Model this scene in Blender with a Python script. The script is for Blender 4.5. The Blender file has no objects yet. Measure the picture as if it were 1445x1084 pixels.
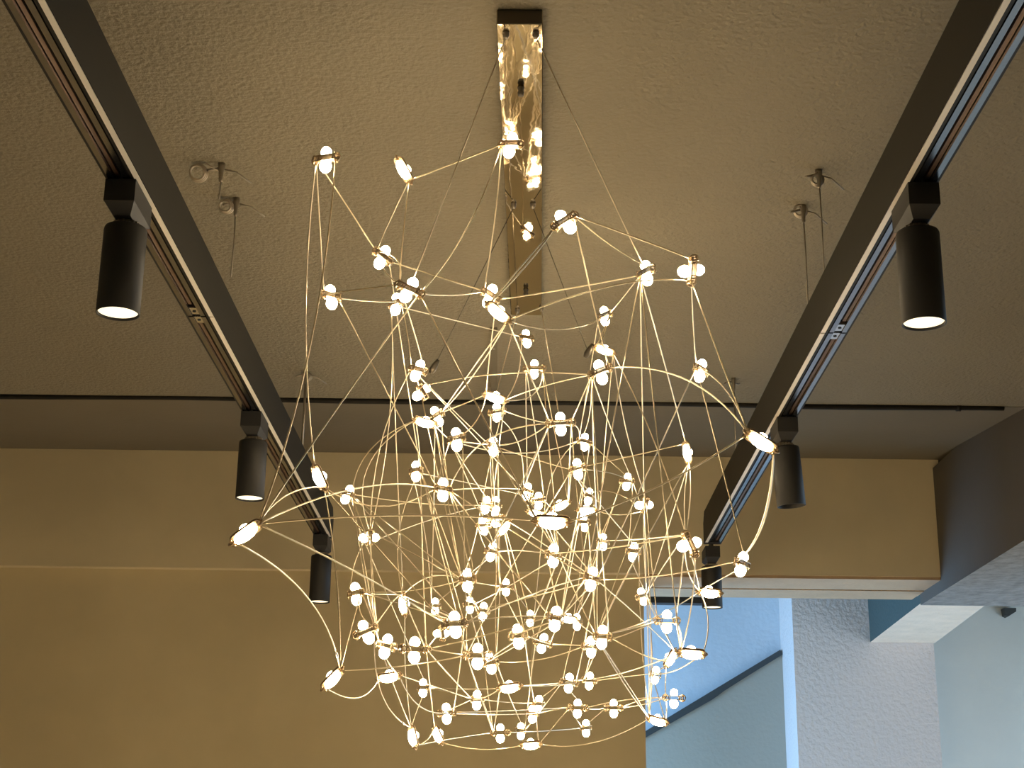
import bpy, bmesh, math, random
from mathutils import Vector, Matrix, Euler

random.seed(7)
S = bpy.context.scene
COL = S.collection
PI = math.pi

# ------------------------------------------------------------------ camera
IW, IH, F = 1445.0, 1084.0, 2150.0
PITCH, ROLL = math.radians(17.5), 0.0122
CAMZ = 1.6
CP = Vector((0, 0, CAMZ))
RM = Matrix.Rotation(PI / 2 + PITCH, 3, 'X') @ Matrix.Rotation(ROLL, 3, 'Z')
cd = bpy.data.cameras.new('camera')
cd.sensor_width = 36.0
cd.lens = F * 36.0 / IW
cd.clip_start = 0.05
cam = bpy.data.objects.new('camera', cd)
COL.objects.link(cam)
cam.matrix_world = Matrix.Translation(CP) @ RM.to_4x4()
S.camera = cam

def ray(px, py):
    return RM @ Vector(((px - IW / 2) / F, (IH / 2 - py) / F, -1.0))
def at_d(px, py, d):            # point at view depth d
    return CP + ray(px, py) * d
def at_y(px, py, Y):            # point on the plane y = Y
    r = ray(px, py); return CP + r * (Y / r.y)
def at_z(px, py, z):            # point on the plane z = z (metres above the floor)
    r = ray(px, py); return CP + r * ((z - CAMZ) / r.z)
def at_x(px, py, X):
    r = ray(px, py); return CP + r * (X / r.x)

# ------------------------------------------------------------------ materials
def mat(name, color, rough=0.5, metal=0.0, emit=None, estr=0.0, bump=None, mottle=None, aniso=None):
    m = bpy.data.materials.new(name); m.use_nodes = True
    nt = m.node_tree; b = nt.nodes['Principled BSDF']
    b.inputs['Base Color'].default_value = (*color, 1)
    b.inputs['Roughness'].default_value = rough
    b.inputs['Metallic'].default_value = metal
    if emit:
        b.inputs['Emission Color'].default_value = (*emit, 1)
        b.inputs['Emission Strength'].default_value = estr
    tc = nt.nodes.new('ShaderNodeTexCoord')
    if mottle:
        sc, amt = mottle
        n = nt.nodes.new('ShaderNodeTexNoise'); n.inputs['Scale'].default_value = sc
        n.inputs['Detail'].default_value = 5; n.inputs['Roughness'].default_value = 0.6
        nt.links.new(tc.outputs['Object'], n.inputs['Vector'])
        cr = nt.nodes.new('ShaderNodeValToRGB')
        cr.color_ramp.elements[0].position = 0.3; cr.color_ramp.elements[1].position = 0.7
        cr.color_ramp.elements[0].color = (*[c * (1 - amt) for c in color], 1)
        cr.color_ramp.elements[1].color = (*[min(1, c * (1 + amt)) for c in color], 1)
        nt.links.new(n.outputs['Fac'], cr.inputs['Fac'])
        nt.links.new(cr.outputs['Color'], b.inputs['Base Color'])
    if bump:
        sc, st, dist = bump
        n2 = nt.nodes.new('ShaderNodeTexNoise'); n2.inputs['Scale'].default_value = sc
        n2.inputs['Detail'].default_value = 3
        nt.links.new(tc.outputs['Object'], n2.inputs['Vector'])
        bp = nt.nodes.new('ShaderNodeBump'); bp.inputs['Strength'].default_value = st
        bp.inputs['Distance'].default_value = dist
        nt.links.new(n2.outputs['Fac'], bp.inputs['Height'])
        nt.links.new(bp.outputs['Normal'], b.inputs['Normal'])
    return m

M = {}
M['ceil'] = mat('stucco_ceiling', (0.228, 0.196, 0.138), 0.9, bump=(100, 0.75, 0.008), mottle=(1.2, 0.07))
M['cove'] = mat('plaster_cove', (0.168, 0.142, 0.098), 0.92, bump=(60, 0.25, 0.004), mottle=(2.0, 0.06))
M['beam'] = mat('limewash_beam', (0.66, 0.565, 0.375), 0.9, bump=(30, 0.15, 0.004), mottle=(1.6, 0.10))
M['wall'] = mat('limewash_wall', (0.62, 0.52, 0.325), 0.9, bump=(30, 0.12, 0.004), mottle=(1.4, 0.11))
M['grey'] = mat('grey_stucco_beam', (0.24, 0.22, 0.195), 0.92, bump=(70, 0.7, 0.008), mottle=(26, 0.30))
M['trim'] = mat('cream_plaster_soffit', (0.47, 0.33, 0.20), 0.9, bump=(60, 0.4, 0.006), mottle=(9, 0.06))
M['teal'] = mat('dark_teal_beam', (0.06, 0.083, 0.074), 0.9, bump=(70, 0.5, 0.006))
M['umber'] = mat('dark_umber_beam', (0.10, 0.085, 0.065), 0.9, bump=(30, 0.12, 0.004), mottle=(2, 0.06))
M['white'] = mat('white_stucco', (0.80, 0.63, 0.48), 0.9, bump=(60, 0.7, 0.008), mottle=(10, 0.08))
M['column'] = mat('white_stucco_column', (0.72, 0.615, 0.56), 0.9, bump=(55, 0.6, 0.008))
M['stair'] = mat('blue_stair_wall', (0.62, 0.68, 0.74), 0.9, bump=(45, 0.35, 0.006), mottle=(3, 0.05))
M['skirt'] = mat('sage_plaster', (0.40, 0.365, 0.30), 0.9, bump=(60, 0.3, 0.005))
M['stone'] = mat('dark_stone', (0.05, 0.055, 0.055), 0.6)
M['floor'] = mat('floor_tile', (0.52, 0.46, 0.37), 0.5, mottle=(3, 0.1))
M['black'] = mat('black_powder_coat', (0.016, 0.015, 0.015), 0.6)
M['dark'] = mat('bronze_black_profile', (0.016, 0.0145, 0.0125), 0.55)
M['dark'].node_tree.nodes['Principled BSDF'].inputs['Specular IOR Level'].default_value = 0.2
M['slot'] = mat('black_slot', (0.006, 0.006, 0.006), 0.6)
M['strip'] = mat('pale_diffuser_strip', (0.80, 0.75, 0.68), 0.35)
M['alu'] = mat('brushed_aluminium', (0.72, 0.71, 0.70), 0.24, 1.0)
M['flange'] = mat('satin_black_anodised_flange', (0.34, 0.34, 0.36), 0.20, 1.0)
M['copper'] = mat('copper_conductor', (0.22, 0.15, 0.11), 0.5, 1.0)
M['lens'] = mat('lit_spot_lens', (0.9, 0.85, 0.7), 0.4, emit=(1.0, 0.86, 0.58), estr=1.25)
M['unlit'] = mat('unlit_spot_reflector', (0.16, 0.155, 0.15), 0.35, 0.6)
M['mirror'] = mat('polished_steel_canopy', (0.58, 0.52, 0.42), 0.03, 1.0, bump=(11, 0.02, 0.02))
M['edge'] = mat('dark_steel_canopy_end', (0.10, 0.085, 0.065), 0.45, 0.6)
M['wire'] = mat('champagne_wire', (0.90, 0.78, 0.58), 0.28, 0.93)
M['brass'] = mat('brass_plate', (0.55, 0.42, 0.27), 0.35, 1.0)
M['cable'] = mat('steel_cable', (0.62, 0.53, 0.40), 0.4, 1.0)
M['hook'] = mat('steel_hook', (0.30, 0.26, 0.21), 0.4, 0.8)
M['pale'] = mat('pale_wire_coil', (0.50, 0.43, 0.34), 0.35, 0.7)
BULB_STR = 45.0
M['bulb'] = mat('lit_bulb', (1, 0.95, 0.85), 0.3, emit=(1.0, 0.80, 0.50), estr=BULB_STR)

# ------------------------------------------------------------------ mesh helpers
def obj(name, bm, m, parent=None, smooth=False):
    me = bpy.data.meshes.new(name)
    bmesh.ops.recalc_face_normals(bm, faces=bm.faces[:])
    if smooth:
        for f in bm.faces: f.smooth = True
    bm.to_mesh(me); bm.free()
    for k in (m if isinstance(m, (list, tuple)) else [m]): me.materials.append(k)
    o = bpy.data.objects.new(name, me); COL.objects.link(o)
    if parent: o.parent = parent
    return o
def empty(name, loc, label, cat, group=None):
    o = bpy.data.objects.new(name, None); o.empty_display_size = 0.05; COL.objects.link(o)
    o.location = loc; o['label'] = label; o['category'] = cat
    if group: o['group'] = group
    return o
def tag(o, label, cat, group=None):
    o['label'] = label; o['category'] = cat
    if group: o['group'] = group
    return o
def hexa(bm, p, mi=0):          # eight corners: bottom four, top four
    v = [bm.verts.new(q) for q in p]
    for f in ((0, 1, 2, 3), (4, 5, 6, 7), (0, 1, 5, 4), (1, 2, 6, 5), (2, 3, 7, 6), (3, 0, 4, 7)):
        bm.faces.new([v[i] for i in f]).material_index = mi
def box(bm, x0, x1, y0, y1, z0, z1, mi=0):
    hexa(bm, [(x0, y0, z0), (x1, y0, z0), (x1, y1, z0), (x0, y1, z0), (x0, y0, z1), (x1, y0, z1), (x1, y1, z1), (x0, y1, z1)], mi)
def frame_of(d):
    d = d.normalized()
    a = Vector((0, 0, 1)) if abs(d.z) < 0.9 else Vector((1, 0, 0))
    u = d.cross(a).normalized(); return u, d.cross(u).normalized()
def tube(bm, pts, r, n=6, mi=0, cap=True):
    pts = [Vector(p) for p in pts]; rings = []
    for i, p in enumerate(pts):
        d = pts[min(i + 1, len(pts) - 1)] - pts[max(i - 1, 0)]
        if i == 0: u, w = frame_of(d)
        else:
            dn = d.normalized(); u = (u - dn * u.dot(dn)).normalized(); w = dn.cross(u)
        rr = r[i] if isinstance(r, (list, tuple)) else r
        rings.append([bm.verts.new(p + (u * math.cos(t) + w * math.sin(t)) * rr) for t in [2 * PI * k / n for k in range(n)]])
    for a, b in zip(rings, rings[1:]):
        for k in range(n):
            f = bm.faces.new((a[k], a[(k + 1) % n], b[(k + 1) % n], b[k])); f.material_index = mi; f.smooth = True
    if cap:
        for q in (rings[0], rings[-1]): bm.faces.new(q).material_index = mi
def lathe(bm, prof, n=32, mi=0, origin=(0, 0, 0), mtx=None):
    rings = []
    o = Vector(origin)
    for r, z in prof:
        ring = []
        for k in range(n):
            t = 2 * PI * k / n
            p = Vector((r * math.cos(t), r * math.sin(t), z))
            if mtx: p = mtx @ p
            ring.append(bm.verts.new(o + p))
        rings.append(ring)
    for a, b in zip(rings, rings[1:]):
        for k in range(n):
            f = bm.faces.new((a[k], a[(k + 1) % n], b[(k + 1) % n], b[k])); f.material_index = mi; f.smooth = True
    for q in (rings[0], rings[-1]):
        if (q[0].co - q[n // 2].co).length > 1e-5: bm.faces.new(q).material_index = mi
def struct(name, bm, m, parent=None):
    o = obj(name, bm, m, parent)
    if not parent: o['kind'] = 'structure'
    return o

# ------------------------------------------------------------------ the room
ZC = 2.8                        # ceiling height
Y_GR = at_z(722, 566, ZC).y     # the groove across the ceiling
Y_BM, Z_CV = 4.90, ZC + 0.10    # front of the cross beam
Z_BM = at_y(400, 803, Y_BM).z   # its underside
Y_BB = at_z(1160, 840, Z_BM).y  # back edge of its underside
Y_WL = Y_BM + .035   # brown wall under the beam
X_WR = at_y(910, 960, Y_WL).x   # right end of the brown wall
X_RB = at_y(1322, 740, Y_BM).x  # left face of the right-hand beam
Z_RB = at_y(1327, 838, Y_BM).z
Y_RB = at_z(1410, 858, Z_RB).y
XL, XR, YB0, YB1 = -3.2, 3.4, -2.2, 6.80

bm = bmesh.new(); box(bm, XL - .1, XR + .1, YB0 - .1, YB1 + .2, -0.1, 0)
struct('floor', bm, M['floor'])
bm = bmesh.new(); box(bm, XL - .1, XR + .1, YB0 - .1, Y_GR - 0.006, ZC, ZC + 0.2)
struct('ceiling', bm, M['ceil'])
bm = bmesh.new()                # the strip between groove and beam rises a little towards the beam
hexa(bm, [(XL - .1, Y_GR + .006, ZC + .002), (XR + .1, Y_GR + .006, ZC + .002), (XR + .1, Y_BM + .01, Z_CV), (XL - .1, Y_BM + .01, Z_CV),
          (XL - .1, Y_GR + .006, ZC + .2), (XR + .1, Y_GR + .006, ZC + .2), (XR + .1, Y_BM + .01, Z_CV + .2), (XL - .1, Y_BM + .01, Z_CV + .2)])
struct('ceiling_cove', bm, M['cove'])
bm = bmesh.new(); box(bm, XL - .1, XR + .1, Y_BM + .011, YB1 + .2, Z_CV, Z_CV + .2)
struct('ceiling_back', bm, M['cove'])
bm = bmesh.new(); box(bm, XL, X_RB + .02, Y_BM, Y_BB, Z_BM, Z_CV)
struct('beam_back', bm, M['beam'])
# shallow plaster fillet under the beam along the opening
bm = bmesh.new(); box(bm, X_WR + .001, X_RB + .0, Y_BM + .21, Y_BB + .001, Z_BM - .012, Z_BM - .0005)
struct('trim_1', bm, M['trim'])
bm = bmesh.new(); box(bm, X_WR + .001, X_RB + .02, Y_BM + .004, Y_BM + .20, Z_BM - .010, Z_BM - .0005)
struct('trim_2', bm, M['trim'])
bm = bmesh.new(); box(bm, XL, X_WR, Y_WL, Y_WL + .18, 0, Z_BM)
struct('wall_back', bm, M['wall'])
bm = bmesh.new(); box(bm, X_RB, XR, YB0, Y_RB, Z_RB + .006, ZC + .07)
o = struct('beam_right', bm, [M['umber'], M['grey']])
for f in o.data.polygons:
    if f.normal.z < -.5: f.material_index = 1  # underside in grey stucco, the other faces a darker umber tone
# column, stair wall, white depth beam
Y_CO, Z_WB = 6.49, CAMZ + 0.90
Z_WB = at_y(1270, 907, Y_CO).z
xc0, xc1 = at_y(1122, 960, Y_CO).x, at_y(1323, 985, Y_CO).x
bm = bmesh.new(); box(bm, xc0, xc1, Y_CO, YB1, 0, Z_CV)
struct('column', bm, M['column'])
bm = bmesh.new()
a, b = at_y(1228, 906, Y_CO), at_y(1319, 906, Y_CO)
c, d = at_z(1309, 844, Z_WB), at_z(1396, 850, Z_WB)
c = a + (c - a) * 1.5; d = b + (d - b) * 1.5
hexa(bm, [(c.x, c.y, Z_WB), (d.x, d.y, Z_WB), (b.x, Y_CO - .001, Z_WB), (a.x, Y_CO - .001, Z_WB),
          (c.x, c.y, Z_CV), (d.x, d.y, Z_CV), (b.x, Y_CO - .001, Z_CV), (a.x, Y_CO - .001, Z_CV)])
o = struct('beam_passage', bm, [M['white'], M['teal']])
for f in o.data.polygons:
    if f.normal.x < -.3: f.material_index = 1  # left side gets a darker teal tone than the underside
M['pass'] = mat('pale_sage_paint', (0.68, 0.70, 0.68), 0.9, bump=(45, 0.3, 0.005), mottle=(3, 0.04))
bm = bmesh.new(); box(bm, XL, xc0 + .05, YB1, YB1 + .15, 0, Z_CV)
struct('wall_stair', bm, M['stair'])
bm = bmesh.new(); box(bm, xc0 + .05, XR, YB1, YB1 + .15, 0, Z_CV)
struct('wall_passage', bm, M['pass'])
# sage plaster stair flank and its dark stone edge, on the stair wall
def prism(bm, pix, Y, t):
    f = [at_y(x, y, Y) for x, y in pix]
    v0 = [bm.verts.new(p) for p in f]; v1 = [bm.verts.new(p + Vector((0, t, 0))) for p in f]
    bm.faces.new(v0); bm.faces.new(v1[::-1])
    for i in range(len(f)): bm.faces.new((v0[i], v0[(i + 1) % len(f)], v1[(i + 1) % len(f)], v1[i]))
bm = bmesh.new(); prism(bm, [(860, 1067), (913, 1040), (960, 1013), (1004, 988), (1013, 982), (1022, 975), (1060, 951), (1104, 924), (1125, 1220), (860, 1220)], YB1 - .03, .029)
struct('stair_flank', bm, M['skirt'])
bm = bmesh.new(); prism(bm, [(860, 1062), (913, 1030.5), (1101, 917), (1104, 924), (1060, 951), (1022, 975), (1013, 982), (1004, 988), (960, 1013), (913, 1040), (860, 1067)], YB1 - .045, .044)
struct('trim_3', bm, M['stone'])
# side and rear walls; the left one of the stairwell and the right one have windows
def wall_with_hole(name, x0, x1, ya, yb, y0, y1, z0, z1, m, ztop=Z_CV):
    bm = bmesh.new()
    box(bm, x0, x1, ya, y0, 0, ztop); box(bm, x0, x1, y1, yb, 0, ztop)
    box(bm, x0, x1, y0, y1, 0, z0); box(bm, x0, x1, y0, y1, z1, ztop)
    return struct(name, bm, m)
def window(name, x, y0, y1, z0, z1, t=0.06):
    bm = bmesh.new()
    box(bm, x - t / 2, x + t / 2, y0, y0 + .05, z0, z1); box(bm, x - t / 2, x + t / 2, y1 - .05, y1, z0, z1)
    box(bm, x - t / 2, x + t / 2, y0 + .05, y1 - .05, z0, z0 + .05); box(bm, x - t / 2, x + t / 2, y0 + .05, y1 - .05, z1 - .05, z1)
    return struct(name, bm, M['black'])
bm = bmesh.new(); box(bm, XL - .1, XL, YB0, YB1, 0, Z_CV); struct('wall_left', bm, M['wall'])
bm = bmesh.new(); box(bm, XL, XR, YB0 - .1, YB0, 0, Z_CV); struct('wall_rear', bm, M['wall'])
wall_with_hole('wall_right', XR, XR + .1, YB0, YB1, 4.4, 6.5, 0.1, 2.35, M['wall'])
window('window_1', XR + .05, 4.4, 6.5, 0.1, 2.35)
XS = -0.9
wall_with_hole('wall_stairwell', XS - .12, XS, Y_WL + .19, YB1, 5.35, 6.55, 0.5, 2.5, M['white'])
window('window_2', XS - .06, 5.35, 6.55, 0.5, 2.5)

def area(name, loc, rot, sx, sy, color, power):
    l = bpy.data.lights.new(name, 'AREA'); l.shape = 'RECTANGLE'; l.size = sx; l.size_y = sy
    l.color = color; l.energy = power
    o = bpy.data.objects.new(name, l); COL.objects.link(o); o.location = loc; o.rotation_euler = rot
    return o
# daylight through the two windows (area lamps point along -Z)
area('daylight_stair', (XS - .10, 5.95, 1.5), (0, -PI / 2, 0), 1.9, 1.1, (0.27, 0.56, 1.0), 82)
area('daylight_right', (XR + .09, 5.45, 1.22), (0, PI / 2, 0), 2.15, 2.0, (0.58, 0.80, 1.0), 40)

w = bpy.data.worlds.new('world'); S.world = w; w.use_nodes = True
w.node_tree.nodes['Background'].inputs[0].default_value = (0.5, 0.7, 1.0, 1)
w.node_tree.nodes['Background'].inputs[1].default_value = 0.3

# ------------------------------------------------------------------ small fittings on the ceiling and walls
def arc(c, r, a0, a1, n, nx, ny):
    return [c + nx * (r * math.cos(a0 + (a1 - a0) * i / n)) + ny * (r * math.sin(a0 + (a1 - a0) * i / n)) for i in range(n + 1)]
# thin pipe that fills the groove, left and right runs
bm = bmesh.new()
xr_end = at_z(1408, 582, ZC).x
pts = [Vector((XL, Y_GR, ZC - .002))] + [Vector((x, Y_GR + .002 * math.sin(x * 9), ZC - .004 + .002 * math.sin(x * 5))) for x in [i * .1 - 3.0 for i in range(int((xr_end + 3.0) / .1) + 1)]] + [Vector((xr_end, Y_GR, ZC - .003))]
tube(bm, pts, .0075, 8)
tube(bm, [(at_z(1345, 578, ZC).x, Y_GR, ZC - .003), (at_z(1351, 578, ZC).x, Y_GR, ZC - .003)], .011, 8)
tag(obj('ceiling_pipe', bm, M['dark']), 'thin dark pipe running across the ceiling in front of the back beam', 'pipe')
# narrow duct between canopy and groove
a, b = at_z(696.5, 462, ZC), at_z(697.5, 556, ZC)
bm = bmesh.new(); wd = .0085
hexa(bm, [(a.x - wd, a.y, ZC - .010), (a.x + wd, a.y, ZC - .010), (b.x + wd, b.y, ZC - .010), (b.x - wd, b.y, ZC - .010),
          (a.x - wd, a.y, ZC), (a.x + wd, a.y, ZC), (b.x + wd, b.y, ZC), (b.x - wd, b.y, ZC)])
dt = empty('cable_duct', a, 'narrow taupe cable duct on the ceiling behind the chandelier canopy', 'cable duct')
o = obj('duct_channel', bm, M['cove']); o.parent = dt; o.matrix_parent_inverse = Matrix.Translation(-a)
p = at_z(697, 486, ZC)
bm = bmesh.new(); lathe(bm, [(.0001, -.003), (.003, -.0025), (.0036, 0)], 10, origin=(p.x, p.y, ZC - .0101))
o = obj('screw', bm, M['hook']); o.parent = dt; o.matrix_parent_inverse = Matrix.Translation(-a)
# dark rail in the opening, under the beam
Y_RL = Y_BB + .03
p0, p1 = at_y(880, 841, Y_RL), at_y(1006, 846, Y_RL)
bm = bmesh.new(); box(bm, p0.x, p1.x, Y_RL, Y_RL + .05, p1.z - .014, p0.z + .010)
bm2 = bm
tag(obj('curtain_rail', bm2, M['black']), 'dark rail under the beam at the top left of the blue opening', 'rail')
# small bracket high on the right-hand blue wall
p = at_y(1423, 866, YB1 - .001)
bm = bmesh.new(); prism(bm, [(1417, 858), (1434, 858), (1434, 863), (1423, 870), (1419, 868)], YB1 - .05, .049)
tag(obj('wall_bracket', bm, M['stone']), 'small dark bracket at the top of the blue wall right of the column', 'bracket')

# ------------------------------------------------------------------ track lights
ZT = CAMZ + 1.0                  # top of the suspended profiles
class Track: pass
def make_track(tp0, tp1, bp0, end_px, sgn, label):
    """tp: two pixels on the upper edge of the side facing the room; bp0: a pixel on its lower edge."""
    T = Track()
    a, b = at_z(*tp0, ZT), at_z(*tp1, ZT)
    T.dir = (b - a).normalized(); T.a = a; T.sgn = sgn
    T.lat = Vector((T.dir.y, -T.dir.x, 0)) * sgn       # away from the room centre
    # lower edge: the vertical plane through a, direction dir
    nrm = Vector((T.dir.y, -T.dir.x, 0))
    r = ray(*bp0); t = (a - CP).dot(nrm) / r.dot(nrm); q = CP + r * t
    T.h = ZT - q.z; T.zb = q.z
    e = at_z(*end_px, ZT); T.L1 = (e - a).dot(T.dir); T.L0 = -1.2
    T.w = 0.050
    root = empty('track_rail', T.a + T.dir * T.L0, label, 'track light rail', 'suspended lighting tracks'); del root['group']
    T.root = root
    base = T.a + T.dir * T.L0
    L = T.L1 - T.L0
    def P(s, u, z): return T.dir * s + T.lat * u + Vector((0, 0, z))
    def bar(bm, s0, s1, u0, u1, z0, z1):
        hexa(bm, [P(s0, u0, z0), P(s1, u0, z0), P(s1, u1, z0), P(s0, u1, z0), P(s0, u0, z1), P(s1, u0, z1), P(s1, u1, z1), P(s0, u1, z1)])
    H, W = T.h, T.w
    bm = bmesh.new()
    bar(bm, 0, L, 0, W, -H + .022, 0)                     # body above the channel
    bar(bm, 0, L, 0, .0012, -H, -H + .022)                # skin of the inner side
    bar(bm, 0, L, .0095, .0150, -H + .001, -H + .022)
    bar(bm, 0, L, W - .003, W, -H, -H + .022)
    # chamfered end piece, lower at the far end
    hexa(bm, [P(L, 0, -H), P(L, W, -H), P(L + .03, W, -H), P(L + .03, 0, -H), P(L, 0, 0), P(L, W, 0), P(L + .03, W, -.03), P(L + .03, 0, -.03)])
    obj('housing', bm, M['dark'], root)
    J = (at_z(*T_joint[sgn], T.zb) - base).dot(T.dir)
    for s0, s1 in ((0, J - .003), (J + .003, L)):
        bm = bmesh.new(); bar(bm, s0, s1, .0014, .0092, -H - .0008, -H + .02); obj('trim_strip', bm, M['strip'], root)
        for u0, u1 in ((.0165, .0245), (.0385, .0465)):
            bm = bmesh.new(); bar(bm, s0, s1, u0, u1, -H, -H + .012); obj('flange', bm, M['flange'], root)
    bm = bmesh.new(); bar(bm, 0, L, .0152, W - .0035, -H + .0195, -H + .0218); obj('channel_liner', bm, M['slot'], root)
    for s0, s1 in ((0, J - .045), (J + .045, L)):
        bm = bmesh.new(); bar(bm, s0, s1, .0315, .0375, -H + .006, -H + .0185); obj('conductor', bm, M['copper'], root)
    for s in (-1, 1):
        bm = bmesh.new(); c0 = J + s * .022; bar(bm, c0 - .016, c0 + .016, .0250, .0380, -H + .002, -H + .012)
        k = obj('connector', bm, M['alu'], root)
        bm = bmesh.new(); q = P(c0, .0315, -H + .0019); lathe(bm, [(.0001, -.001), (.0032, -.001), (.0032, .0003)], 10, origin=q)
        obj('screw', bm, M['slot'], k)
    T.P = P; T.base = base; T.L = L
    return T
T_joint = {-1: (297, 447), 1: (1172, 470)}
TL = make_track((123, 0), (423.4, 620), (65, 0), (470, 716), -1, 'dark suspended track light rail on the left, lit side black, with bright inner edge strip')
TR = make_track((1353.5, 0), (1059.3, 590), (1414.5, 0), (994, 722), 1, 'dark suspended track light rail on the right with bluish rails in its underside')
TL.root['label'] = 'dark suspended track rail on the left of the chandelier, bright inner edge strip'
TR.root['label'] = 'dark suspended track rail on the right of the chandelier, bluish metal underside'

def spot(T, px, py, Lpx, opening_px, lit, label, tilt=(0, 0), R=.0302):
    """hung in the channel of track T; px,py is the pixel of its adapter."""
    # distance along the track from the adapter pixel
    q = at_z(px, py, T.zb - .012)
    s = (q - T.base).dot(T.dir)
    c = T.base + T.P(s, T.w * .56, -T.h)
    root = empty('spotlight', c, label, 'spotlight', 'black tube spotlights on the tracks')
    del root['group']
    ang = math.atan2(T.dir.y, T.dir.x) - PI / 2
    root.rotation_euler = (0, 0, ang)
    bm = bmesh.new()
    box(bm, -.0028, .0028, -.045, .045, -.0015, .016)                  # tongue inside the slot
    box(bm, -.0215, .0215, -.050, .050, -.034, -.0015)
    hexa(bm, [(-.012, -.028, -.047), (.012, -.028, -.047), (.012, .028, -.047), (-.012, .028, -.047),
              (-.0215, -.050, -.034), (.0215, -.050, -.034), (.0215, .050, -.034), (-.0215, .050, -.034)])
    obj('adapter', bm, M['black'], root)
    bm = bmesh.new(); lathe(bm, [(.0001, -.0545), (.016, -.0545), (.016, -.0465), (.0001, -.0465)], 20)
    for k in range(16):
        t = 2 * PI * k / 16; p = Vector((math.cos(t) * .0172, math.sin(t) * .0172, 0))
        box(bm, p.x - .0018, p.x + .0018, p.y - .0018, p.y + .0018, -.0535, -.048)
    obj('swivel', bm, M['hook'], root)
    top = Vector((0, 0, -.0545))
    # length so that the mouth lands on opening_px
    q2 = at_y(opening_px[0], opening_px[1], c.y)
    Ln = max(.10, (c.z - .0545) - q2.z)
    rot = Euler((tilt[0], tilt[1], 0)).to_matrix()
    bm = bmesh.new()
    lathe(bm, [(.0001, 0), (R - .005, 0), (R - .0012, -.0015), (R, -.005), (R, -Ln), (R - .0018, -Ln), (R - .0022, -Ln + .012), (R - .010, -Ln + .020)], 40, origin=top, mtx=rot)
    obj('tube_body', bm, M['black'], root)
    bm = bmesh.new(); dz = .0035 if lit else .019
    lathe(bm, [(.0001, -Ln + dz), (R - .0025, -Ln + dz), (R - .0025, -Ln + dz + .002), (.0001, -Ln + dz + .002)], 36, origin=top, mtx=rot)
    o = obj('lens', bm, M['lens'] if lit else M['unlit'], root)
    if lit:                                            # the lamp behind the lens
        l = bpy.data.lights.new('spot_lamp', 'SPOT'); l.energy = SPOT_W; l.color = (1.0, 0.83, 0.57); l.spot_size = math.radians(75); l.spot_blend = .6
        l.shadow_soft_size = .025
        lo = bpy.data.objects.new('spot_lamp', l); COL.objects.link(lo); lo.location = c + Vector((0, 0, -.0545 - Ln + .001))
    return root
SPOT_W = 210.0
spot(TL, 178, 283, 140, (165, 443), True, 'black tube spotlight lit and largest, nearest on the left track')
spot(TL, 358, 596, 92, (350, 704), True, 'black lit tube spotlight, second on the left track, under the pipe')
spot(TL, 462, 764, 72, (456, 850), True, 'black lit tube spotlight at the far end of the left track')
spot(TR, 1288, 288, 140, (1298, 457), True, 'black tube spotlight lit and largest, nearest on the right track')
spot(TR, 1103, 604, 92, (1117, 714), False, 'black unlit tube spotlight tilted sideways, second on the right track', tilt=(0.04, -0.075))
spot(TR, 1007, 780, 72, (1012, 858), True, 'black lit tube spotlight at the far end of the right track, before the opening')

# ------------------------------------------------------------------ suspension hooks of the tracks
def anchor(px, py, low, coil, label, T, r=.0013, spike=(.05, .02), body=.0065):
    p = at_z(px, py, ZC)
    root = empty('wire_hanger', p, label, 'wire hanger')
    bm = bmesh.new()
    lathe(bm, [(.0001, 0), (body, 0), (body, -.008), (body * .6, -.018), (body * .55, -.032), (.003, -.036), (.0001, -.036)], 12)
    tube(bm, [Vector((0, 0, -.010)), Vector((spike[0] * .5, .01, -.012)), Vector((spike[0], .03, -.004 - spike[1]))], .0016, 6)
    tube(bm, [Vector((0, 0, -.008)), Vector((-.016, 0, -.012)), Vector((-.024, -.006, -.016))], .0022, 6)
    obj('anchor_hook', bm, M['hook'], root)
    if coil:
        cx, cz, cr = coil
        bm = bmesh.new()
        c = Vector((cx, 0, cz)); nx, ny = Vector((1, 0, 0)), Vector((0, -.43, .9))
        for k in range(3):
            tube(bm, arc(c + Vector((.001 * k, .002 * k, .0)), cr + .0012 * k, 0, 2 * PI, 24, nx, ny), .0021, 6, cap=False)
        tube(bm, [c + ny * cr, c + ny * (cr + .004) + nx * (-cx * .35), Vector((-.004 if cx < 0 else .004, 0, -.016))], .0013, 5)
        obj('wire_coil', bm, M['pale'] if coil[2] > .009 else M['hook'], root)
    bm = bmesh.new()
    lz = low - ZC
    tube(bm, [Vector((0, 0, -.03)), Vector((.001, 0, lz * .5)), Vector((0, 0, lz))], r, 6)
    obj('wire', bm, M['hook'], root)
    return root
anchor(313, 231, ZC - .07, (-.043, -.018, .0130), 'x', TL)['label'] = 'upper left ceiling hanger with a round loop of spare wire on its left'
anchor(334, 280, ZC - .16, (-.021, -.016, .0105), 'x', TL)['label'] = 'lower left ceiling hanger with an oval wire loop and long straight wire'
anchor(1155, 240, ZT, (-.004, -.018, .0085), 'x', TR)['label'] = 'upper of the two ceiling hangers left of the right track, star-shaped knot'
anchor(1133, 290, ZT, (-.006, -.010, .0100), 'x', TR)['label'] = 'lower of the two ceiling hangers left of the right track, round ring'
anchor(432, 524, ZT, (.002, -.014, .008), 'x', TL, r=.0034)['label'] = 'ceiling hanger with a thick dark cord at the far end of the left track'
anchor(1035, 534, ZT, None, 'x', TR, r=.0022, spike=(.02, .0))['label'] = 'ceiling hanger with dark cord at the far end of the right track'

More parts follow.
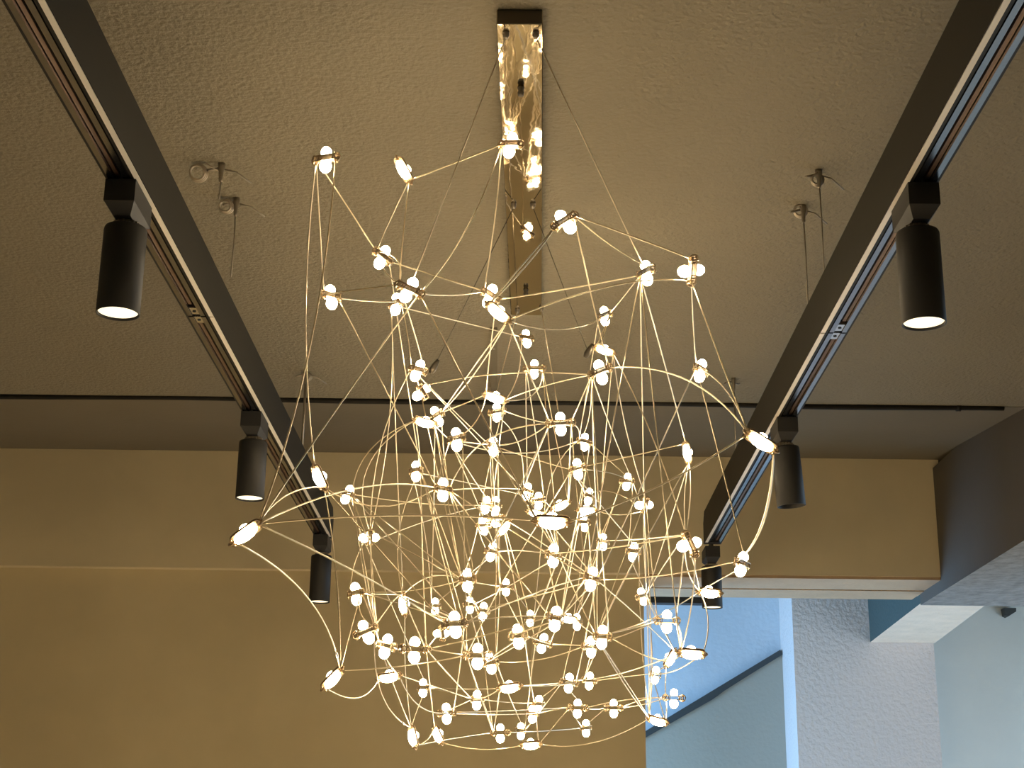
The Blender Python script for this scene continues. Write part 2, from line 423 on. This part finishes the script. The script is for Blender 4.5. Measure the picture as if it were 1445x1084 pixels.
# ------------------------------------------------------------------ chandelier
ZCB = ZC - 0.025
n0, n1 = at_z(699, 34, ZCB), at_z(767.5, 34, ZCB)
f0, f1 = at_z(717, 444, ZCB), at_z(768, 446, ZCB)
mid0, mid1 = (n0 + n1) / 2, (f0 + f1) / 2
ROOT = empty('chandelier', Vector((mid0.x * .5 + mid1.x * .5, mid0.y * .5 + mid1.y * .5, ZC)),
             'sprawling wire chandelier of many small lit bulbs hanging from a long polished ceiling plate', 'chandelier')
RO = ROOT.location.copy()
dr = (mid1 - mid0).normalized(); lt = Vector((dr.y, -dr.x, 0)); hw = (n1 - n0).length / 2 * .96
bm = bmesh.new()
A = mid0 - RO; B = mid1 - RO; up = Vector((0, 0, .0245))
hexa(bm, [A - lt * hw, A + lt * hw, B + lt * hw, B - lt * hw, A - lt * hw + up, A + lt * hw + up, B + lt * hw + up, B - lt * hw + up])
canopy = obj('canopy', bm, [M['mirror'], M['edge']], ROOT)
for f in canopy.data.polygons:
    if abs(f.normal.z) < .5: f.material_index = 1
bmx = bmesh.new(); bmx.from_mesh(canopy.data)
bmesh.ops.bevel(bmx, geom=[e for e in bmx.edges], offset=.0012, segments=1, affect='EDGES'); bmx.to_mesh(canopy.data); bmx.free()
def on_canopy(px, py): return at_z(px, py, ZCB) - RO
for x, y in ((735, 124), (742, 409)):
    p = on_canopy(x, y); bm = bmesh.new(); lathe(bm, [(.0001, -.014), (.0045, -.014), (.0055, -.008), (.004, -.006), (.006, 0)], 14, origin=p)
    obj('screw', bm, M['edge'], canopy)
ANC = {'A': (714, 47), 'B': (756, 47), 'C': (725, 288), 'D': (752, 288), 'E': (730, 437), 'G': (764, 434)}
for k, (x, y) in ANC.items():
    p = on_canopy(x, y); bm = bmesh.new(); lathe(bm, [(.0001, -.009), (.003, -.009), (.005, -.004), (.0055, 0)], 12, origin=p)
    obj('wire_grip', bm, M['hook'], canopy)

# nodes: id: (px, py, view depth, apparent width px, tilt in image degrees (clockwise), kind)
# kind: n = seen from the side with a bulb above and one below, f = face towards us
N = {
 1:(460,224,2.2,38,2,'n'), 2:(570,240,2.3,30,62,'f'), 3:(721,204,2.25,34,14,'n'), 4:(540,362,2.35,26,24,'n'),
 5:(578,408,2.15,42,28,'n'), 6:(467,418,2.35,20,-8,'n'), 7:(559,428,2.6,20,5,'n'), 8:(692,417,2.35,26,18,'n'),
 9:(703,441,2.15,34,40,'f'), 10:(797,312,2.15,40,-38,'n'), 11:(912,384,2.3,20,-6,'n'), 12:(977,382,2.15,38,84,'n'),
 13:(853,445,3.0,20,-6,'n'), 14:(743,477,3.2,18,-8,'n'), 15:(754,520,3.1,30,2,'n'), 16:(853,494,2.9,24,20,'f'),
 17:(847,524,2.35,32,-14,'n'), 18:(989,522,2.5,22,12,'n'), 19:(590,522,2.6,26,24,'n'), 20:(596,553,2.8,20,50,'n'),
 21:(616,587,2.8,22,-20,'n'), 22:(600,596,2.7,26,14,'f'), 23:(644,619,2.5,24,-4,'n'), 24:(699,561,2.7,28,18,'f'),
 25:(701,581,3.1,24,-2,'n'), 26:(696,629,3.0,16,0,'n'), 27:(791,597,2.5,40,-3,'n'), 28:(825,623,3.3,22,4,'n'),
 29:(686,712,3.3,20,10,'n'), 30:(700,712,3.5,14,0,'n'), 31:(699,731,3.4,24,-4,'n'), 32:(682,742,3.4,20,-10,'n'),
 33:(711,745,3.3,18,-50,'f'), 34:(744,693,3.4,16,12,'n'), 35:(760,706,3.4,20,0,'n'), 36:(757,724,3.3,22,12,'f'),
 37:(779,736,1.82,50,3,'f'), 38:(791,713,3.1,22,-25,'f'), 39:(815,661,2.8,22,-6,'n'), 40:(831,700,3.5,14,10,'n'),
 41:(828,720,3.2,22,0,'f'), 42:(824,737,3.4,18,-4,'n'), 43:(694,778,3.1,18,14,'n'), 44:(781,783,2.5,22,4,'n'),
 45:(885,679,3.4,18,10,'n'), 46:(910,713,3.2,22,88,'n'), 47:(970,639,2.8,20,80,'f'), 48:(1074,623,1.8,50,32,'f'),
 49:(974,768,2.3,34,76,'n'), 50:(1047,795,2.35,24,14,'n'), 51:(1001,836,2.7,26,5,'f'), 52:(851,764,3.5,18,0,'n'),
 53:(894,778,3.1,18,10,'n'), 54:(835,816,2.45,22,12,'n'), 55:(906,841,3.4,16,-14,'n'), 56:(451,674,2.4,34,66,'f'),
 57:(491,697,3.0,18,24,'n'), 58:(522,759,2.9,22,88,'n'), 59:(587,664,2.9,18,0,'n'), 60:(625,690,2.5,22,0,'n'),
 61:(660,818,2.5,22,0,'n'), 62:(714,828,3.5,22,0,'n'), 63:(502,837,2.6,24,-8,'n'), 64:(516,891,2.4,32,-26,'n'),
 65:(570,853,2.8,24,84,'f'), 66:(614,855,3.6,14,0,'n'), 67:(545,911,2.4,28,14,'n'), 68:(585,916,2.25,42,2,'n'),
 69:(549,955,2.7,28,-8,'f'), 70:(469,958,2.3,36,-46,'f'), 71:(624,894,3.6,18,90,'n'), 72:(642,880,2.2,32,-6,'n'),
 73:(663,853,3.5,18,0,'n'), 74:(682,862,3.3,16,6,'n'), 75:(674,925,2.3,40,0,'n'), 76:(692,935,2.8,20,-10,'n'),
 77:(597,970,3.3,16,0,'n'), 78:(673,987,3.1,18,2,'n'), 79:(630,1006,2.9,26,-4,'n'), 80:(583,1040,2.9,24,78,'f'),
 81:(618,1037,3.2,18,66,'f'), 82:(731,897,2.4,24,-6,'n'), 83:(748,872,3.7,14,0,'n'), 84:(784,872,2.35,22,8,'n'),
 85:(802,873,3.4,16,10,'f'), 86:(814,877,3.6,14,0,'n'), 87:(766,907,3.0,26,14,'n'), 88:(719,970,2.8,30,-8,'f'),
 89:(803,963,3.1,24,6,'n'), 90:(760,993,3.4,16,8,'n'), 91:(751,1007,3.4,16,0,'n'), 92:(706,1034,3.2,26,0,'n'),
 93:(735,1031,3.6,14,0,'n'), 94:(749,1051,3.2,24,-4,'f'), 95:(815,999,3.2,28,2,'n'), 96:(834,912,2.8,26,0,'n'),
 97:(850,898,2.5,22,6,'n'), 98:(832,960,3.4,22,6,'n'), 99:(866,999,3.3,26,0,'n'), 100:(827,1027,3.5,14,0,'n'),
 101:(941,876,2.6,32,2,'n'), 102:(976,922,2.4,32,4,'f'), 103:(946,929,3.2,20,-60,'f'), 104:(925,952,3.4,16,10,'n'),
 105:(951,985,3.1,28,2,'n'), 106:(928,1017,3.1,24,14,'f'), 107:(347,752,1.8,48,-36,'f'),
 # the two dark clamps of the middle suspension wires (no bulb)
}
CL = {201: (612, 519, 2.9), 202: (830, 497, 2.9)}
BARL, BARW, GAP = .045, .014, .0072
npos, naxis, nbar = {}, {}, {}
vdir = RM @ Vector((0, 0, -1))      # view direction
rgt = RM @ Vector((1, 0, 0)); upv = RM @ Vector((0, 1, 0))
def solid_cap(bm, L, W, T, z, mi):   # a stadium-shaped plate
    n = 8; ring = []
    for k in range(n + 1):
        t = -PI / 2 + PI * k / n; ring.append((L / 2 - W / 2 + math.cos(t) * W / 2, math.sin(t) * W / 2))
    for k in range(n + 1):
        t = PI / 2 + PI * k / n; ring.append((-L / 2 + W / 2 + math.cos(t) * W / 2, math.sin(t) * W / 2))
    a = [bm.verts.new((x, y, z - T / 2)) for x, y in ring]; b = [bm.verts.new((x, y, z + T / 2)) for x, y in ring]
    bm.faces.new(a[::-1]).material_index = mi; bm.faces.new(b).material_index = mi
    for i in range(len(ring)):
        j = (i + 1) % len(ring); bm.faces.new((a[i], a[j], b[j], b[i])).material_index = mi
def node_bm():
    bm = bmesh.new()
    solid_cap(bm, BARL, BARW, .0014, GAP / 2, 0); solid_cap(bm, BARL, BARW, .0014, -GAP / 2, 0)
    for s in (-1, 1):                                  # clasps and little terminals at the two ends
        c = Vector((s * (BARL / 2 - .004), 0, 0))
        tube(bm, arc(c, .0064, 0, 2 * PI, 12, Vector((1, 0, 0)), Vector((0, 0, 1))), .0013, 5, cap=False)
        tube(bm, [c + Vector((0, -.004, GAP / 2 + .003)), c + Vector((0, -.004, -GAP / 2 - .004))], .0011, 5)
        tube(bm, [c + Vector((0, .004, GAP / 2 + .003)), c + Vector((0, .004, -GAP / 2 - .004))], .0011, 5)
        tube(bm, [Vector((s * .0095, .003, GAP / 2)), Vector((s * .0105, .003, -GAP / 2))], .0008, 5)
    return bm
def bulb_profile(r, l):
    return [(.0001, l), (r * .45, l - r * .12), (r * .8, l - r * .45), (r * .98, l - r * .95), (r, l * .35), (r * .85, l * .1), (r * .7, 0)]
def to_mesh(name, bm, mats):
    me = bpy.data.meshes.new(name); bmesh.ops.recalc_face_normals(bm, faces=bm.faces[:]); bm.to_mesh(me); bm.free()
    for m in mats: me.materials.append(m)
    return me
node_me = to_mesh('light_node', node_bm(), [M['brass']])
def bulb_bm(kind):
    bm = bmesh.new()
    if kind == 'top': lathe(bm, [(r, z + GAP / 2 + .001) for r, z in bulb_profile(.0082, .0135)], 12)
    elif kind == 'bot': lathe(bm, [(r, -z - GAP / 2 - .001) for r, z in bulb_profile(.0088, .0170)], 12)
    else:                                              # long lens, seen face-on
        lathe(bm, [(r, -z - GAP / 2 - .001) for r, z in bulb_profile(.0068, .0110)], 12)
        for v in bm.verts: v.co.x *= 2.35
    return bm
BM = {k: to_mesh('bulb', bulb_bm(k), [M['bulb']]) for k in ('top', 'bot', 'long')}
def node_matrix(i):
    px, py, d, Wp, tilt, kind = N[i]
    full = BARL * F / d
    yaw = math.acos(max(.25, min(1, Wp / full)))
    if i % 2: yaw = -yaw
    t = math.radians(tilt)
    bx = rgt * math.cos(t) - upv * math.sin(t)         # bar direction in the picture
    ax0 = upv * math.cos(t) + rgt * math.sin(t)
    back = -vdir
    e = math.radians(74) if kind == 'f' else math.radians(11)
    # axis leans so that the lower bulb faces the camera
    ax = (ax0 * math.cos(e) - back * math.sin(e)).normalized()
    per = ax.cross(bx).normalized()
    b = (bx * math.cos(yaw if kind == 'n' else 0) + per * math.sin(yaw if kind == 'n' else 0)).normalized()
    per = ax.cross(b).normalized()
    m = Matrix((b, per, ax)).transposed()
    return m
for i in N:
    px, py, d, *_ = N[i]
    p = at_d(px, py, d); npos[i] = p - RO; m = node_matrix(i); nbar[i] = m.col[0].copy(); naxis[i] = m.col[2].copy()
order = sorted(N, key=lambda i: N[i][2] - N[i][3] * .012)
rest = bmesh.new(); have_rest = False
for k, i in enumerate(order):
    mm = Matrix.Translation(npos[i]) @ node_matrix(i).to_4x4()
    kind = N[i][5]
    if k < 100:
        o = bpy.data.objects.new('light_node', node_me); COL.objects.link(o); o.parent = ROOT; o.matrix_local = mm
        for b in (('top', 'bot') if kind == 'n' else ('top', 'long')):
            c = bpy.data.objects.new('bulb', BM[b]); COL.objects.link(c); c.parent = o
    else:
        have_rest = True
        for me, mi in ((node_me, 0), (BM['top'], 1), (BM['bot'], 1)):
            n_0 = len(rest.faces); v_0 = len(rest.verts); rest.from_mesh(me)
            rest.verts.ensure_lookup_table(); rest.faces.ensure_lookup_table()
            for v in rest.verts[v_0:]: v.co = mm @ v.co
            for f in rest.faces[n_0:]: f.material_index = mi
if have_rest:
    o = obj('light_node', rest, [M['brass'], M['bulb']], ROOT); o['kind'] = 'stuff'
for i, (px, py, d) in CL.items():
    npos[i] = at_d(px, py, d) - RO; nbar[i] = rgt.copy()
    bm = bmesh.new()
    ax = (rgt * .5 + upv * .86)
    tube(bm, [npos[i] - ax * .012, npos[i] - ax * .004, npos[i] + ax * .006, npos[i] + ax * .018], [.004, .0065, .006, .003], 8)
    obj('cable_grip', bm, M['edge'], ROOT)

# wires: "a-b" or "a-b:dx,dy" with the bow of the middle in picture pixels
E = """
1-107:14,30 1-56:-14,0 1-6 1-4 2-3 2-4 2-5 3-5:8,14 3-8:3,0 4-8 4-5:14,-10 4-5:-6,2 5-8:0,4 5-37 5-107:-6,4 6-5 6-7 6-60 7-58:12,0 7-19 5-19
7-14 8-11 9-12:20,-22 9-13:0,18 9-10:-3,3 9-10:4,2 9-21 9-21:5,3 8-24:-1,0 9-27 10-11:0,6 10-12 10-17 11-13 11-55 11-102 11-47 12-18 12-48
13-16 13-202 16-46:-6,0 16-49:8,0 17-48:18,-26 17-24:0,-4 17-27 17-28 17-28:6,10 17-97:-2,0 17-45 18-48:8,-10 18-50 18-54 19-58:-14,-10 19-20 19-34 19-201
19-26 20-17:0,-10 21-24 22-58:-36,-12 22-57:-20,-10 22-60 22-59 22-23 21-60:-2,0 23-26 23-28:0,18 23-60 23-29 23-24:8,10 24-32:-2,0 25-30 25-27 24-15:14,14 25-34:14,-16
14-24:6,10 15-36 15-38 15-35 27-60:-20,-22 27-26:0,10 27-34 27-38 27-28:4,-4 28-41 28-45 28-36:-10,-10 28-42 39-36 39-26 39-47 39-53 39-45:0,-6 39-38 39-40
40-46:0,-14 45-53 45-52 45-46 46-53 46-55 46-41:0,6 37-48:0,12 37-107:0,-10 44-54:6,4 107-56:-8,-14 107-60:0,-22 107-72:0,-6 107-70:22,-20
56-60:0,26 56-70:6,0 56-72 57-67 57-67:-4,0 57-58 57-61 58-67 58-63:-8,0 58-29:0,-6 59-65:-18,0 59-66:6,0 60-34:0,-2 59-35 60-61 60-61:6,0 60-43 60-32
61-62 61-73 61-63:0,6 61-74 48-50:12,16 48-50:14,17 47-49:-4,0 47-49:4,0 47-97:-4,4 49-51 49-51:-8,6 49-44:0,4 49-52 49-102:6,0 50-54:0,6 50-51 51-97:0,10 49-101:0,0 51-102:10,0
101-102 101-102:4,0 101-97 101-103 101-96:0,4 102-97:20,22 102-98:0,6 102-104:0,8 103-105 103-104 104-106 104-98 105-95:0,-4 105-99 105-106 106-94:0,16 106-97:0,6 55-106 55-106:6,0 53-106:-4,0 55-101 46-106:6,0
94-81:0,8 81-80:2,6 80-64:-18,18 80-92 80-77 80-65:-4,0 70-75:0,4 70-69:6,22 70-63 63-64:-10,6 64-69:-4,4 63-67 64-67 69-79:-8,18 69-78 68-75 68-78 68-67
79-78 79-91 79-95 77-88 77-78 78-88:0,4 78-90 72-54:0,-4 72-84:0,-4 68-72 76-84 68-84 76-96:0,8 82-84 82-76 88-89 88-98 92-100 94-95 94-91 92-78 92-88 93-89 93-90 91-95 90-89
89-95 95-99 99-105:0,-4 100-99 100-95 98-97 98-96 96-97 96-54 84-44 84-54 86-54 85-54 85-97 87-84 87-96 87-82 83-62 83-44 82-62 74-62 74-54 73-44 66-61 66-72 71-72 65-61:0,-16 65-63 65-72 65-68
64-65:6,-14 43-61 43-44:0,-4 43-33 33-62 33-54 32-61 32-43 31-82 31-87 29-57:0,6 29-31 30-24 35-38 34-44 36-44 38-44:-2,0 41-84 42-84 42-86 40-97 52-54 52-96 53-97 53-55 45-86 28-85 44-83 44-97
62-76 62-75 61-72 43-76 42-87 36-83 26-43 25-43 26-62 59-68 58-64 57-77 22-66 59-72 23-75 52-89 55-103 46-97 54-103 97-106 54-89 61-76 73-88 74-92 83-91 87-93 82-90 76-93 68-81 67-80 72-79 75-92 4-59 7-65 20-61 23-43 25-62 15-44 16-52 13-28 11-54 17-52 27-54 49-55 46-101 47-55 26-44 59-75 57-72 58-61 60-44 39-62 45-86 34-54 60-84 59-61 27-61 54-60 63-72 22-61
"""
wires = []
for tok in E.split():
    ab, _, bow = tok.partition(':'); a, b = [int(v) for v in ab.split('-')]
    bx, by = [float(v) for v in bow.split(',')] if bow else (random.uniform(-1.5, 1.5), random.uniform(-1.2, 2.2))
    wires.append((a, b, bx, by))
def wire_pts(a, b, bx, by):
    pa, pb = npos[a], npos[b]
    sa = 1 if (pb - pa).dot(nbar[a]) >= 0 else -1
    sb = 1 if (pa - pb).dot(nbar[b]) >= 0 else -1
    qa = pa + nbar[a] * sa * (BARL / 2 - .005); qb = pb + nbar[b] * sb * (BARL / 2 - .005)
    d = ((pa + pb) / 2 + RO - CP).dot(vdir)
    off = (rgt * bx - upv * by) * (d / F) * 2.0
    ctl = (qa + qb) / 2 + off
    n = 14
    return [qa * (1 - t) ** 2 + ctl * 2 * t * (1 - t) + qb * t * t for t in [k / n for k in range(n + 1)]]
def plen(wr):
    pa, pb = npos[wr[0]] + RO - CP, npos[wr[1]] + RO - CP
    a = Vector((pa.dot(rgt), pa.dot(upv))) / pa.dot(vdir); b = Vector((pb.dot(rgt), pb.dot(upv))) / pb.dot(vdir)
    return (a - b).length / (pa.dot(vdir) + pb.dot(vdir))
wires.sort(key=plen, reverse=True)
R_W = .00108
rest = bmesh.new()
for k, wr in enumerate(wires):
    pts = wire_pts(*wr)
    if k < 94:
        bm = bmesh.new(); tube(bm, pts, R_W, 6); obj('wire', bm, M['wire'], ROOT)
    else: tube(rest, pts, R_W, 5)
o = obj('wire', rest, M['wire'], ROOT); o['kind'] = 'stuff'
# bright crimp sleeves on some wires
for (a, b) in ((107, 70), (80, 64), (24, 14), (69, 79), (81, 80), (46, 53)):
    for wr in wires:
        if wr[0] == a and wr[1] == b:
            pts = wire_pts(*wr); q = pts[-3:-1] if (a, b) != (80, 64) else pts[1:3]
            bm = bmesh.new(); m_ = (q[0] + q[1]) / 2; dd = (q[1] - q[0]).normalized()
            tube(bm, [m_ - dd * .012, m_ - dd * .004, m_ + dd * .004, m_ + dd * .012], [.0014, .0023, .0023, .0014], 8); obj('crimp_sleeve', bm, M['alu'], ROOT); break
# suspension cables
for k, tgt in (('A', 5), ('B', 11), ('C', 201), ('D', 202), ('E', 24), ('G', 27)):
    p = on_canopy(*ANC[k]) + Vector((0, 0, -.006))
    bm = bmesh.new(); tube(bm, [p, (p + npos[tgt]) / 2, npos[tgt]], .0008 if k in 'CD' else .0010, 6); obj('suspension_cable', bm, M['edge'] if k in 'CD' else M['cable'], ROOT)

# ------------------------------------------------------------------ render look
S.view_settings.view_transform = 'Standard'
S.view_settings.look = 'None'
S.view_settings.gamma = 1.0
S.view_settings.use_curve_mapping = False
S.view_settings.exposure = 0.27
S.cycles.use_denoising = True
S.cycles.max_bounces = 8
print('TRACK', TL.h, TR.h, TL.dir, TR.dir, TL.a, TR.a, TL.L1, TR.L1)
print('ROOM', Y_GR, Z_BM, Y_BB, Y_WL, X_WR, X_RB, Z_RB, Y_RB, Z_WB, xc0, xc1, len(wires), len(N))
